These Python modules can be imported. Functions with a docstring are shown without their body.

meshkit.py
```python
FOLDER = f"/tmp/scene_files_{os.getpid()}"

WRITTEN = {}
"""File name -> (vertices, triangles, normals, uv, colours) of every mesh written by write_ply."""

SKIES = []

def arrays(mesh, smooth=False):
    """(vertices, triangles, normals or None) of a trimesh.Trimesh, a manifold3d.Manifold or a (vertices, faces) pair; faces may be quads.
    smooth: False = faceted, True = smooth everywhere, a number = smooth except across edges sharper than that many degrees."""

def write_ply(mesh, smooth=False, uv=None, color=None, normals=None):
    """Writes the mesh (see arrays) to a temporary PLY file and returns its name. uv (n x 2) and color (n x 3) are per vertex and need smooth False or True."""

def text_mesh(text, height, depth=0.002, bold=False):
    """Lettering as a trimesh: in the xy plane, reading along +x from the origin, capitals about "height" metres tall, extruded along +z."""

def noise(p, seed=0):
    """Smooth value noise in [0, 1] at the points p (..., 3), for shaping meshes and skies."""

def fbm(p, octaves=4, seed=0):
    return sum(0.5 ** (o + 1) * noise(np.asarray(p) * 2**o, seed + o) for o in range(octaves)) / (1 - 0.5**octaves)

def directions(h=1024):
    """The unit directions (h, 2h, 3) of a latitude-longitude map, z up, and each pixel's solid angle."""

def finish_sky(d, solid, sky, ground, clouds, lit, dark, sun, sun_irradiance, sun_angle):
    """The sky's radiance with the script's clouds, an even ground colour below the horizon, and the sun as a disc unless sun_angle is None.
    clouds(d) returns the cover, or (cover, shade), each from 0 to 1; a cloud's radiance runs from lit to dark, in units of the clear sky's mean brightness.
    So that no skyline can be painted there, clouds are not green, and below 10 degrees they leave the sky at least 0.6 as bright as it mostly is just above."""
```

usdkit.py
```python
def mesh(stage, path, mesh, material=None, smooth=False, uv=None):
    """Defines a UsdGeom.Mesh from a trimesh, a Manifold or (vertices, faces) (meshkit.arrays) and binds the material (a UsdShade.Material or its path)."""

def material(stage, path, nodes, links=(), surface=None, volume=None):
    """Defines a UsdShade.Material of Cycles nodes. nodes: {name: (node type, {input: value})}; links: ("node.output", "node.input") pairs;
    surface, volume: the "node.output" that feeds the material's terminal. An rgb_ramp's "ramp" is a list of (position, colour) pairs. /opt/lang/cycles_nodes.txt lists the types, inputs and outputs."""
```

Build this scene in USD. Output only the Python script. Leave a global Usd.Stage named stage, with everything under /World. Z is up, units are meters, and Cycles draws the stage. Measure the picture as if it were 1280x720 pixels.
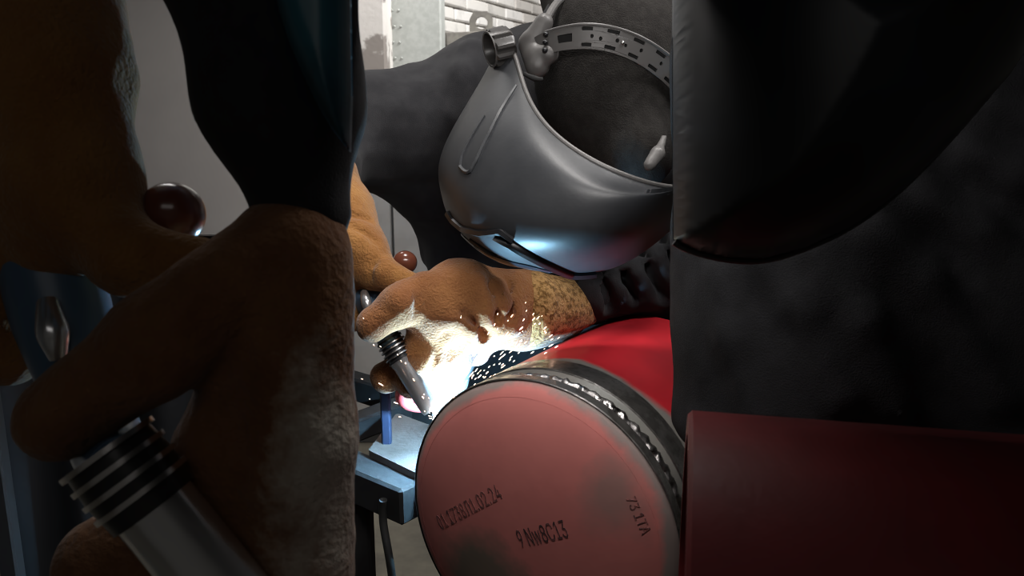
import math, random
import numpy as np
import trimesh
import shapely.geometry as sg
from shapely import affinity
from scipy.interpolate import RectBivariateSpline, CubicSpline
from scipy.spatial import Delaunay
from pxr import Usd, UsdGeom, UsdLux, UsdShade, Gf, Sdf
import usdkit, meshkit

rng = np.random.default_rng(7)
stage = Usd.Stage.CreateInMemory()
UsdGeom.SetStageUpAxis(stage, UsdGeom.Tokens.z)
UsdGeom.SetStageMetersPerUnit(stage, 1.0)
UsdGeom.Xform.Define(stage, '/World')

# ------------------------------------------------------------------ camera, light, exposure
FPX = 1000.0
PITCH = math.radians(12)
CAM = np.array([0, 0, 1.35])
FWD = np.array([0, math.cos(PITCH), -math.sin(PITCH)])
UPV = np.array([0, math.sin(PITCH), math.cos(PITCH)])
RGT = np.array([1.0, 0, 0])
EXPOSURE = 0.0

cam = UsdGeom.Camera.Define(stage, '/World/camera')
cam.CreateHorizontalApertureAttr(36.0)
cam.CreateVerticalApertureAttr(36.0 * 720 / 1280)
cam.CreateFocalLengthAttr(36.0 * FPX / 1280)
cam.CreateClippingRangeAttr(Gf.Vec2f(0.02, 100))
cam.CreateFStopAttr(16.0)
cam.CreateFocusDistanceAttr(0.80)
cam.CreateExposureAttr(EXPOSURE)
cam.AddTranslateOp().Set(Gf.Vec3d(*CAM))
cam.AddRotateXOp().Set(90 - math.degrees(PITCH))


def aim(light, pos, target):
    z = np.array(pos, float) - np.array(target, float)
    z /= np.linalg.norm(z)
    x = np.cross([0, 0, 1], z)
    x = x / np.linalg.norm(x) if np.linalg.norm(x) > 1e-6 else np.array([1.0, 0, 0])
    y = np.cross(z, x)
    m = Gf.Matrix4d(*x, 0, *y, 0, *z, 0, *map(float, pos), 1)
    UsdGeom.Xformable(light).AddTransformOp().Set(m)


def rect_light(name, pos, target, w, h, power, color):
    l = UsdLux.RectLight.Define(stage, '/World/' + name)
    l.CreateWidthAttr(w); l.CreateHeightAttr(h)
    l.CreateIntensityAttr(power); l.CreateColorAttr(Gf.Vec3f(*color))
    aim(l, pos, target)
    return l


# a shop lamp over the bench; the other lights are unseen added fills
rect_light('bench_lamp', (0.0, 0.78, 2.60), (0.0, 0.80, 1.05), 0.30, 0.30, 52.0, (1.0, 0.96, 0.92))
rect_light('front_fill', (0.0, 0.475, 1.475), (0.01, 0.74, 1.06), 0.26, 0.045, 27.0, (1.0, 0.96, 0.93))  # unseen fill added to light the fronts of helmet and pipe cap
rect_light('side_fill', (0.46, 0.68, 1.95), (0.10, 0.88, 1.14), 0.35, 0.12, 36.0, (1.0, 0.97, 0.95))  # unseen fill added to brighten the right-hand sleeve
rect_light('fill_light_002', (0.1, -1.6, 2.7), (0.0, 0.7, 1.1), 1.6, 0.5, 0.55, (1.0, 0.96, 0.92))  # weak unseen fill added behind the camera
rect_light('fill_light', (0.9, 3.4, 3.0), (0.2, 5.6, 1.7), 1.6, 0.5, 36.0, (1.0, 0.98, 0.95))  # unseen, added to brighten the brick wall
rect_light('fill_light_001', (-1.0, 2.2, 3.0), (-0.5, 3.6, 0.9), 0.9, 0.4, 16.0, (1.0, 0.97, 0.95))  # unseen, added to brighten the background at the left
ARC_POWER = 6200.0
dome = UsdLux.DomeLight.Define(stage, '/World/sky_light')
dome.CreateIntensityAttr(0.02)


# ------------------------------------------------------------------ helpers
def P(px, py, d):
    """World point seen at that spot, d metres along the view axis (used to take positions off the photo)."""
    return CAM + FWD * d + RGT * ((px - 640) / FPX * d) + UPV * (-(py - 360) / FPX * d)


def PZ(px, py, z):
    """World point at that spot on the level z."""
    r = FWD + RGT * ((px - 640) / FPX) - UPV * ((py - 360) / FPX)
    return CAM + r * ((z - CAM[2]) / r[2])


used = {}


def numbered(path):
    n = used.get(path, 0)
    used[path] = n + 1
    return path if n == 0 else f'{path}_{n:03d}'


def tag(prim, label=None, cat=None, group=None, kind=None):
    for k, v in (('label', label), ('category', cat), ('group', group), ('kind', kind)):
        if v:
            prim.SetCustomDataByKey(k, v)
    return prim


class Thing:
    def __init__(self, name, label, cat, base=(0, 0, 0), group=None, kind=None, matrix=None):
        self.path = numbered('/World/' + name)
        x = UsdGeom.Xform.Define(stage, self.path)
        m = np.eye(4)
        m[:3, 3] = base
        if matrix is not None:
            m = np.array(matrix, float)
        self.m, self.inv = m, np.linalg.inv(m)
        x.AddTransformOp().Set(Gf.Matrix4d(*m.T.ravel().tolist()))
        tag(x.GetPrim(), label, cat, group, kind)

    def part(self, name, mesh, mat, smooth=35, parent=None, label=None, local=False, kind=None):
        v, f = vf(mesh)
        if not local:
            v = v @ self.inv[:3, :3].T + self.inv[:3, 3]
        path = numbered((parent or self.path) + '/' + name)
        p = usdkit.mesh(stage, path, trimesh.Trimesh(v, f, process=False), mat, smooth=smooth).GetPrim()
        tag(p, label, None, None, kind)
        return path


def single(name, mesh, mat, label=None, cat=None, group=None, kind=None, smooth=35):
    v, f = vf(mesh)
    b = np.array([v[:, 0].mean(), v[:, 1].mean(), v[:, 2].min()])
    path = numbered('/World/' + name)
    p = usdkit.mesh(stage, path, trimesh.Trimesh(v - b, f, process=False), mat, smooth=smooth)
    p.AddTranslateOp().Set(Gf.Vec3d(*b))
    tag(p.GetPrim(), label, cat, group, kind)
    return path


def vf(mesh):
    if hasattr(mesh, 'to_mesh'):
        m = mesh.to_mesh()
        return np.array(m.vert_properties[:, :3], float), np.array(m.tri_verts)
    if isinstance(mesh, (list, tuple)) and not isinstance(mesh[0], np.ndarray):
        return vf(trimesh.util.concatenate([trimesh.Trimesh(*vf(m), process=False) for m in mesh]))
    if isinstance(mesh, (list, tuple)):
        f = np.asarray(mesh[1], int)
        if f.shape[1] == 4:
            f = np.vstack([f[:, [0, 1, 2]], f[:, [0, 2, 3]]])
        return np.asarray(mesh[0], float), f
    return np.array(mesh.vertices), np.array(mesh.faces)


def box(lo, hi, bevel=0.0):
    """Axis-aligned box with chamfered edges."""
    lo, hi = np.array(lo, float), np.array(hi, float)
    c, s = (lo + hi) / 2, (hi - lo) / 2
    b = min(bevel, s.min() * 0.45)
    if b <= 0:
        m = trimesh.creation.box(hi - lo)
        m.apply_translation(c)
        return m
    pts = []
    for sx in (-1, 1):
        for sy in (-1, 1):
            for sz in (-1, 1):
                q = np.array([sx, sy, sz])
                for k in range(3):
                    e = s - b
                    e[k] = s[k]
                    pts.append(c + q * e)
    return trimesh.convex.convex_hull(np.array(pts))


def frame_box(origin, x, y, z, size, bevel=0.0):
    """Box of given size with its corner-centre at origin, along the axes x, y, z."""
    m = box(-np.array(size) / 2, np.array(size) / 2, bevel)
    t = np.eye(4)
    t[:3, 0], t[:3, 1], t[:3, 2], t[:3, 3] = x, y, z, origin
    m.apply_transform(t)
    return m


def beam(a, b, w, h, bevel=0.002, up=(0, 0, 1)):
    a, b = np.array(a, float), np.array(b, float)
    y = (b - a) / np.linalg.norm(b - a)
    up = np.array(up, float)
    x = np.cross(y, up)
    x /= np.linalg.norm(x)
    return frame_box((a + b) / 2, x, y, np.cross(x, y), (w, np.linalg.norm(b - a), h), bevel)


def frames(pts):
    pts = np.array(pts, float)
    t = np.gradient(pts, axis=0)
    t /= np.linalg.norm(t, axis=1)[:, None] + 1e-12
    n = np.cross(t[0], [0.3, 0.2, 0.93])
    if np.linalg.norm(n) < 1e-3:
        n = np.cross(t[0], [1, 0, 0])
    n /= np.linalg.norm(n)
    N = []
    for k in range(len(pts)):
        n = n - t[k] * n.dot(t[k])
        n /= np.linalg.norm(n)
        N.append(n.copy())
    N = np.array(N)
    return pts, t, N, np.cross(t, N)


def tube(pts, r, n=16, cap=True, spline=0):
    pts = np.array(pts, float)
    r = np.broadcast_to(np.asarray(r, float), len(pts)).copy()
    if spline:
        s = np.linspace(0, 1, len(pts))
        q = np.linspace(0, 1, spline)
        pts, r = CubicSpline(s, pts)(q), np.interp(q, s, r)
    pts, t, N, B = frames(pts)
    a = np.linspace(0, 2 * np.pi, n, endpoint=False)
    v = pts[:, None] + r[:, None, None] * (np.cos(a)[None, :, None] * N[:, None] + np.sin(a)[None, :, None] * B[:, None])
    m = len(pts)
    V = v.reshape(-1, 3)
    F = []
    for i in range(m - 1):
        for j in range(n):
            k = (j + 1) % n
            F += [[i * n + j, i * n + k, (i + 1) * n + k], [i * n + j, (i + 1) * n + k, (i + 1) * n + j]]
    if cap:
        V = np.vstack([V, pts[0], pts[-1]])
        for j in range(n):
            k = (j + 1) % n
            F += [[m * n, k, j], [m * n + 1, (m - 1) * n + j, (m - 1) * n + k]]
    return trimesh.Trimesh(V, F, process=False)


def lathe(profile, a, b, n=48):
    """profile: (fraction or metres along a->b, radius) list; s in metres from a."""
    a, b = np.array(a, float), np.array(b, float)
    y = (b - a) / np.linalg.norm(b - a)
    pts = [a + y * s for s, _ in profile]
    x = np.cross(y, [0.3, 0.2, 0.93])
    x /= np.linalg.norm(x)
    z = np.cross(y, x)
    an = np.linspace(0, 2 * np.pi, n, endpoint=False)
    ring = np.cos(an)[:, None] * x + np.sin(an)[:, None] * z
    V = np.concatenate([p + r * ring for p, (_, r) in zip(pts, profile)])
    m, F = len(profile), []
    for i in range(m - 1):
        for j in range(n):
            k = (j + 1) % n
            F += [[i * n + j, (i + 1) * n + k, i * n + k], [i * n + j, (i + 1) * n + j, (i + 1) * n + k]]
    mesh = trimesh.Trimesh(V, F, process=False)
    mesh.merge_vertices()
    mesh.fix_normals()
    return mesh


# ---- signed distance modelling
def smin(a, b, k):
    h = np.clip(0.5 + 0.5 * (b - a) / k, 0, 1)
    return b + (a - b) * h - k * h * (1 - h)


def smax(a, b, k):
    return -smin(-a, -b, k)


def cap_d(p, a, b, r1, r2):
    ba = b - a
    t = np.clip(((p - a) @ ba) / ba.dot(ba), 0, 1)
    return np.linalg.norm(p - a - t[:, None] * ba, axis=1) - (r1 + (r2 - r1) * t)


def ell_d(p, c, r, R=None):
    q = (p - c)
    if R is not None:
        q = q @ R
    r = np.array(r)
    k0 = np.linalg.norm(q / r, axis=1)
    k1 = np.linalg.norm(q / (r * r), axis=1)
    return k0 * (k0 - 1) / np.maximum(k1, 1e-9)


def C(x0, y0, d0, r0, x1, y1, d1, r1):
    """A tapered limb between two spots; radii in photo pixels."""
    return (P(x0, y0, d0), P(x1, y1, d1), r0 * d0 / FPX, r1 * d1 / FPX)


def net(f, lo, hi, h):
    """Naive surface nets of the field f(points) over a box."""
    lo, hi = np.array(lo, float), np.array(hi, float)
    n = np.ceil((hi - lo) / h).astype(int) + 1
    ax = [lo[k] + h * np.arange(n[k]) for k in range(3)]
    g = np.stack(np.meshgrid(*ax, indexing='ij'), -1).reshape(-1, 3)
    v = np.concatenate([f(c) for c in np.array_split(g, max(1, len(g) // 200000))]).reshape(n)
    s = v < 0
    cn = n - 1
    acc, cnt = np.zeros((*cn, 3)), np.zeros(cn)
    corners = [(i, j, k) for i in (0, 1) for j in (0, 1) for k in (0, 1)]
    for a in corners:
        for k in range(3):
            if a[k]:
                continue
            b = list(a); b[k] = 1
            A = tuple(slice(a[q], a[q] + cn[q]) for q in range(3))
            Bs = tuple(slice(b[q], b[q] + cn[q]) for q in range(3))
            x = s[A] != s[Bs]
            t = np.where(x, v[A] / np.where(x, v[A] - v[Bs], 1), 0)
            for q in range(3):
                acc[..., q] += np.where(x, a[q] + (t if q == k else 0), 0)
            cnt += x
    act = cnt > 0
    idx = -np.ones(cn, int)
    idx[act] = np.arange(act.sum())
    cell = np.stack(np.nonzero(act), -1)
    V = lo + h * (cell + acc[act] / cnt[act][:, None])
    F = []
    for k in range(3):
        u, w = (k + 1) % 3, (k + 2) % 3
        sl0 = [slice(1, cn[q]) for q in range(3)]
        sl0[k] = slice(0, cn[k])
        sl1 = list(sl0)
        sl1[k] = slice(1, cn[k] + 1)
        a, b = s[tuple(sl0)], s[tuple(sl1)]
        for inside_first in (True, False):
            e = np.stack(np.nonzero((a & ~b) if inside_first else (~a & b)), -1)
            if not len(e):
                continue
            off = np.array([1, 1, 1]); off[k] = 0
            e = e + off
            du, dw = np.eye(3, dtype=int)[u], np.eye(3, dtype=int)[w]
            q = [idx[tuple((e - x).T)] for x in (0 * du, du, du + dw, dw)]
            q = np.stack(q if inside_first else q[::-1], -1)
            F.append(np.vstack([q[:, [0, 1, 2]], q[:, [0, 2, 3]]]))
    m = trimesh.Trimesh(V, np.vstack(F), process=False)
    return m


def limbs(caps, k=0.012, extra=None):
    def f(p):
        d = cap_d(p, *caps[0])
        for c in caps[1:]:
            d = smin(d, cap_d(p, *c), k)
        return extra(p, d) if extra else d
    return f


def bounds(caps, pad):
    q = np.array([x - r for a, b, r, s in caps for x, r in ((a, r), (b, s))])
    w = np.array([x + r for a, b, r, s in caps for x, r in ((a, r), (b, s))])
    return q.min(0) - pad, w.max(0) + pad


def smooth_mesh(m, n=4):
    """A few rounds of shrink-free smoothing; no vertex strays far from where the field put it."""
    v0, f = np.array(m.vertices), np.array(m.faces)
    e = np.unique(np.sort(np.vstack([f[:, [0, 1]], f[:, [1, 2]], f[:, [2, 0]]]), axis=1), axis=0)
    deg = np.maximum(np.bincount(e.ravel(), minlength=len(v0)), 1)[:, None]
    reach = np.median(np.linalg.norm(v0[e[:, 0]] - v0[e[:, 1]], axis=1)) * 1.2
    v = v0.copy()
    for k in range(2 * n):
        a = np.zeros_like(v)
        np.add.at(a, e[:, 0], v[e[:, 1]])
        np.add.at(a, e[:, 1], v[e[:, 0]])
        v = v + (.5 if k % 2 == 0 else -.5) * (a / deg - v)
    off = v - v0
    L = np.linalg.norm(off, axis=1, keepdims=True)
    return trimesh.Trimesh(v0 + off * np.minimum(1, reach / np.maximum(L, 1e-9)), f, process=False)


# ------------------------------------------------------------------ materials
LK = '/World/Looks/'
UsdGeom.Scope.Define(stage, '/World/Looks')


def M(name, c1, c2=None, scale=20, rough=0.6, metal=0.0, bump=0.0, bscale=200, spec=0.5, sheen=0.0, lo=0.4, hi=0.6, detail=5, rough2=None, coat=0.0):
    nodes = {'g': ('geometry', {}),
             'p': ('principled_bsdf', {'base_color': c1, 'roughness': rough, 'metallic': metal, 'specular_ior_level': spec,
                                       'sheen_weight': sheen, 'coat_weight': coat, 'coat_roughness': 0.15})}
    links = []
    if c2 is not None:
        nodes['n'] = ('noise_texture', {'scale': scale, 'detail': detail, 'roughness': 0.6})
        nodes['r'] = ('rgb_ramp', {'ramp': [(0, c1), (lo, c1), (hi, c2), (1, c2)]})
        links += [('g.position', 'n.vector'), ('n.fac', 'r.fac'), ('r.color', 'p.base_color')]
        if rough2 is not None:
            nodes['q'] = ('map_range', {'from_min': lo, 'from_max': hi, 'to_min': rough, 'to_max': rough2})
            links += [('n.fac', 'q.value'), ('q.result', 'p.roughness')]
    if bump:
        nodes['bn'] = ('noise_texture', {'scale': bscale, 'detail': 4})
        nodes['b'] = ('bump', {'strength': bump, 'distance': 0.002})
        links += [('g.position', 'bn.vector'), ('bn.fac', 'b.height'), ('b.normal', 'p.normal')]
    return usdkit.material(stage, LK + name, nodes, links, surface='p.BSDF')


def emit(name, color, strength):
    return usdkit.material(stage, LK + name, {'e': ('emission', {'color': color, 'strength': strength})}, surface='e.emission')


m_brick = [M(f'white_brick_{k}', c, tuple(x * 0.62 for x in c), 9, 0.85, bump=0.5, bscale=60, lo=0.52, hi=0.75)
           for k, c in enumerate([(.72, .70, .67), (.64, .62, .59), (.78, .76, .74), (.58, .55, .52)])]
m_mortar = M('grey_mortar', (.33, .31, .29), (.24, .22, .20), 20, 0.95, bump=.5)
m_plaster = M('peeling_plaster', (.74, .71, .68), (.30, .27, .25), 6, 0.9, bump=.6, bscale=40, lo=.5, hi=.56, detail=6)
m_bluegrey = M('blue_grey_paint', (.47, .49, .47), (.41, .43, .41), 30, 0.55, bump=.15, bscale=90)
m_greypaint = M('grey_paint', (.56, .545, .54), (.50, .485, .48), 10, 0.5)
m_seam = M('dark_seam', (.10, .10, .10), rough=.8)
m_beam = M('brown_grey_steel', (.12, .11, .10), (.17, .16, .14), 20, .6, bump=.2)
m_floor = M('concrete_floor', (.17, .155, .12), (.11, .10, .08), 5, .85, bump=.5, bscale=60)
m_wall = M('grey_wall', (.30, .30, .29), (.25, .25, .24), 3, .9, bump=.3, bscale=40)
m_ceil = M('dark_ceiling', (.12, .12, .12), rough=.9)
m_jacket = M('black_jacket_cloth', (.021, .021, .024), (.028, .028, .031), 60, .85, bump=.25, bscale=900, spec=.25, sheen=.06)
m_jacket2 = M('dimmed_black_cloth', (.013, .013, .0145), (.017, .017, .019), 60, .85, bump=.25, bscale=900, spec=.2)  # darker copy of the jacket cloth, the dimness is in the colour
m_cap = M('black_knit', (.016, .014, .013), (.024, .022, .020), 90, .9, bump=.5, bscale=600, spec=.2)
m_trouser = M('dark_trousers', (.025, .026, .03), rough=.9, bump=.3, bscale=700)
m_shell = M('helmet_plastic', (.030, .032, .036), (.036, .038, .042), 40, .46, bump=.04, bscale=300, spec=.5)
m_band = M('headband_plastic', (.115, .110, .107), rough=.45, spec=.45)
m_black = M('black_plastic', (.012, .012, .014), rough=.35)
m_knob = M('knob_plastic', (.05, .047, .045), rough=.35)
m_lens = M('lens_glass', (.02, .03, .04), rough=.08, spec=.8)
m_slot = M('slot_black', (.006, .006, .006), rough=.8)
m_grit = M('pale_grit', (.45, .42, .35), rough=.8)
m_glove = M('brown_suede', (.29, .125, .045), (.20, .075, .028), 26, .95, bump=.9, bscale=420, spec=.1, sheen=.25, lo=.35, hi=.7)
m_glove2 = M('ochre_suede', (.34, .165, .05), (.24, .10, .03), 22, .95, bump=.9, bscale=420, spec=.1, sheen=.25, lo=.35, hi=.7)
m_speck = M('speckled_suede', (.42, .24, .09), (.16, .08, .02), 190, .95, bump=.9, bscale=380, spec=.1, sheen=.2, lo=.45, hi=.6)
m_chrome = M('polished_steel', (.74, .74, .76), rough=.22, metal=.85)
m_collar = M('black_ribbed_rubber', (.02, .02, .022), rough=.3)
m_rib = M('rib_steel', (.75, .73, .73), rough=.25, metal=1.0)
m_handle = M('blue_handle_plastic', (.08, .14, .22), rough=.35)
m_copper = M('copper_knob', (.16, .05, .03), rough=.22, coat=.6)
m_redhose = M('red_rubber', (.45, .05, .05), rough=.5)
m_steel = M('grey_steel', (.040, .039, .041), (.028, .027, .029), 25, .8, metal=0.0, spec=.2, bump=.2, bscale=80)
m_plate = M('rusty_plate', (.12, .098, .09), (.08, .062, .055), 18, .8, spec=.2, bump=.2)
m_darkblue = M('dark_blue_steel', (.015, .02, .045), rough=.45)
m_cable = M('dark_cable', (.03, .03, .03), rough=.6)
m_bead = M('weld_bead', (.42, .40, .39), (.20, .19, .19), 70, .25, metal=1.0, bump=.6, bscale=160, rough2=.5)
m_bare = M('ground_steel', (.36, .35, .34), (.10, .095, .09), 22, .28, metal=.9, bump=.3, bscale=120, lo=.42, hi=.58, rough2=.5)
m_ink2 = M('faded_ink', (.12, .055, .055), (.30, .11, .10), 190, .7, lo=.42, hi=.58)
m_ink = M('black_ink', (.07, .035, .036), (.20, .08, .08), 230, .7, lo=.5, hi=.62)
m_navy = M('navy_curtain', (.028, .03, .036), (.02, .022, .026), 4, .7)
m_sheet = M('grey_sheet_metal', (.42, .40, .385), (.38, .36, .35), 8, .6)
m_rack = M('rack_steel', (.07, .07, .075), rough=.5, metal=.4)
m_teal = M('teal_arc_sheen', (.035, .15, .20), (.015, .03, .045), 14, .35, lo=.4, hi=.62)  # blue arc sheen put into the colour
m_sheenshell = M('blue_sheen_shell', (.014, .018, .024), (.008, .009, .010), 7, .4, lo=.45, hi=.6)  # dark-blue helmet sheen put into the colour
m_pipe2 = M('dimmed_red', (.15, .011, .013), (.10, .009, .010), 9, .5, bump=.1)  # darkened copy of the red, its dimness put into the colour


def red_material(name, nodes_extra=None):
    """Red paint that is rubbed bare towards the seam (y is along the pipe in the pipe's own space)."""
    nodes = {'t': ('texture_coordinate', {}), 's': ('separate_xyz', {}),
             'n': ('noise_texture', {'scale': 14, 'detail': 5}),
             'a': ('math', {'math_type': 'multiply_add', 'value2': 0.05}),
             'm': ('map_range', {'from_min': 0.068, 'from_max': 0.078}),
             'mix': ('mix', {'color1': (.19, .18, .165), 'color2': (.52, .018, .028)}),
             'n2': ('noise_texture', {'scale': 9, 'detail': 3}),
             'r2': ('rgb_ramp', {'ramp': [(0, (1, 1, 1)), (.45, (1, 1, 1)), (.7, (.62, .75, .75)), (1, (.6, .7, .7))]}),
             'mul': ('mix', {'mix_type': 'multiply', 'fac': 1.0}),
             'p': ('principled_bsdf', {'roughness': .38, 'specular_ior_level': .5})}
    links = [('t.object', 's.vector'), ('t.object', 'n.vector'), ('n.fac', 'a.value1'), ('s.y', 'a.value3'), ('a.value', 'm.value'),
             ('m.result', 'mix.fac'), ('t.object', 'n2.vector'), ('n2.fac', 'r2.fac'), ('mix.color', 'mul.color1'), ('r2.color', 'mul.color2'), ('mul.color', 'p.base_color')]
    return usdkit.material(stage, LK + name, nodes, links, surface='p.BSDF')


def primer_material(name, stains):
    """Red primer with grey rubbed bands near the rim and grime patches, in the pipe's own space."""
    nodes = {'t': ('texture_coordinate', {}), 's': ('separate_xyz', {}),
             'n': ('noise_texture', {'scale': 11, 'detail': 6, 'roughness': .65}),
             'fine': ('noise_texture', {'scale': 90, 'detail': 3}),
             'cr': ('rgb_ramp', {'ramp': [(0, (.62, .205, .185)), (.4, (.62, .205, .185)), (.75, (.53, .17, .155)), (1, (.50, .16, .15))]}),
             'x2': ('math', {'math_type': 'multiply'}), 'z2': ('math', {'math_type': 'multiply'}), 'sum': ('math', {'math_type': 'add'}), 'rr': ('math', {'math_type': 'sqrt'}),
             'ra': ('math', {'math_type': 'multiply_add', 'value2': .03}),
             'rm': ('map_range', {'from_min': .1405, 'from_max': .147}),
             'rim': ('mix', {'color2': (.27, .21, .195)}),
             'p': ('principled_bsdf', {'roughness': .62, 'specular_ior_level': .35}),
             'b': ('bump', {'strength': .15, 'distance': .001})}
    links = [('t.object', 's.vector'), ('t.object', 'n.vector'), ('t.object', 'fine.vector'), ('n.fac', 'cr.fac'),
             ('s.x', 'x2.value1'), ('s.x', 'x2.value2'), ('s.z', 'z2.value1'), ('s.z', 'z2.value2'), ('x2.value', 'sum.value1'), ('z2.value', 'sum.value2'),
             ('sum.value', 'rr.value1'), ('n.fac', 'ra.value1'), ('rr.value', 'ra.value3'), ('ra.value', 'rm.value'), ('rm.result', 'rim.fac'), ('cr.color', 'rim.color1'),
             ('fine.fac', 'b.height'), ('b.normal', 'p.normal')]
    last = 'rim.color'
    for k, (x, z, rad, col) in enumerate(stains):
        nodes[f'd{k}'] = ('vector_math', {'math_type': 'distance', 'vector2': (x, 0, z)})
        nodes[f'fl{k}'] = ('vector_math', {'math_type': 'multiply', 'vector2': (1, 0, 1)})
        nodes[f'da{k}'] = ('math', {'math_type': 'multiply_add', 'value2': -.09})
        nodes[f'dm{k}'] = ('map_range', {'from_min': rad - .058, 'from_max': rad - .030, 'to_min': .9, 'to_max': 0})
        nodes[f'mx{k}'] = ('mix', {'color2': col})
        links += [('t.object', f'fl{k}.vector1'), (f'fl{k}.vector', f'd{k}.vector1'), ('n.fac', f'da{k}.value1'), (f'd{k}.value', f'da{k}.value3'),
                  (f'da{k}.value', f'dm{k}.value'), (f'dm{k}.result', f'mx{k}.fac'), (last, f'mx{k}.color1')]
        last = f'mx{k}.color'
    links.append((last, 'p.base_color'))
    return usdkit.material(stage, LK + name, nodes, links, surface='p.BSDF')


# ------------------------------------------------------------------ the room
single('floor', box((-3.5, -2.4, -.1), (6.5, 11.6, 0)), m_floor, kind='structure')
single('ceiling', box((-3.5, -2.4, 3.3), (6.5, 11.6, 3.4)), m_ceil, kind='structure')
single('wall_right', box((6.4, -2.4, 0), (6.5, 11.6, 3.3)), m_wall, kind='structure')
single('wall_near', box((-3.5, -2.5, 0), (6.5, -2.4, 3.3)), m_wall, kind='structure')
single('wall_left', box((-3.6, -2.4, 0), (-3.5, 2.0, 3.3)), m_wall, kind='structure')
# the far brick wall runs slantwise, from near left to far right
WD = np.array([math.sin(math.radians(27)), math.cos(math.radians(27)), 0])
WN = np.array([WD[1], -WD[0], 0])            # towards the room
W0 = np.array([-.12, 5.45, 0])
wall = Thing('wall_far', None, None, W0, kind='structure')
wall.part('mortar_bed', frame_box(W0 - WN * .09 + WD * .6 + [0, 0, 1.65], WD, -WN, np.array([0, 0, 1.0]), (10.4, .16, 3.3)), m_mortar, smooth=False)
rest = []
for row in range(43):
    z = .006 + row * .0765
    for col in range(-18, 23):
        s = col * .262 + (row % 2) * .131
        L, H = .250 + rng.uniform(-.006, .004), .065 + rng.uniform(-.002, .002)
        c = W0 + WD * s + WN * (rng.uniform(-.004, .004)) + [0, 0, z + .033]
        tilt = rng.normal(0, .012)
        xa = WD * math.cos(tilt) + np.array([0, 0, 1]) * math.sin(tilt)
        za = np.cross(xa, -WN)
        b = frame_box(c, xa, -WN, za, (L, .05, H), .007)
        if 1.70 < z < 2.62 and (-.95 < s < 1.35 or 3.4 < s < 5.0):
            wall.part('brick', b, m_brick[rng.integers(4)], smooth=False)
        else:
            rest.append(b)
wall.part('brickwork', rest, m_brick[0], smooth=False, kind='stuff')

# peeling column and painted post in front of the wall
a, b = P(430, 60, 3.55), P(485, 60, 3.55)
single('peeling_column', box((a[0] - .1, a[1] - .05, 0), (b[0], a[1] + .22, 3.3), .012), m_plaster,
       'white column with patchy peeling plaster at the upper left of the welder', 'column', smooth=False)
a, b = P(485, 60, 3.72), P(553, 60, 3.72)
post = Thing('painted_post', 'smooth pale blue-grey painted steel post beside the peeling column', 'post', (a[0], a[1], 0))
post.part('casing', box((a[0] + .004, a[1] - .04, 0), (b[0], a[1] + .18, 3.3), .008), m_bluegrey, smooth=False)
for k in range(14):
    for sx in (.03, .06):
        zz = 1.55 + k * .07
        post.part('rivet', trimesh.creation.icosphere(1, .006).apply_translation((a[0] + sx + .008 * (k % 2), a[1] - .041, zz)), m_bluegrey)

# steel beam with a lifting lug
a, b = P(553, 47, 3.95), P(700, 40, 4.6)
bm = Thing('steel_beam', 'brown-grey steel beam with a holed lifting lug standing on it', 'beam', (a[0], a[1], a[2]))
bm.part('beam', beam(a - [0.02, 0, .03], b - [0, 0, .03], .12, .10, .004), m_beam, smooth=False)
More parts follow.
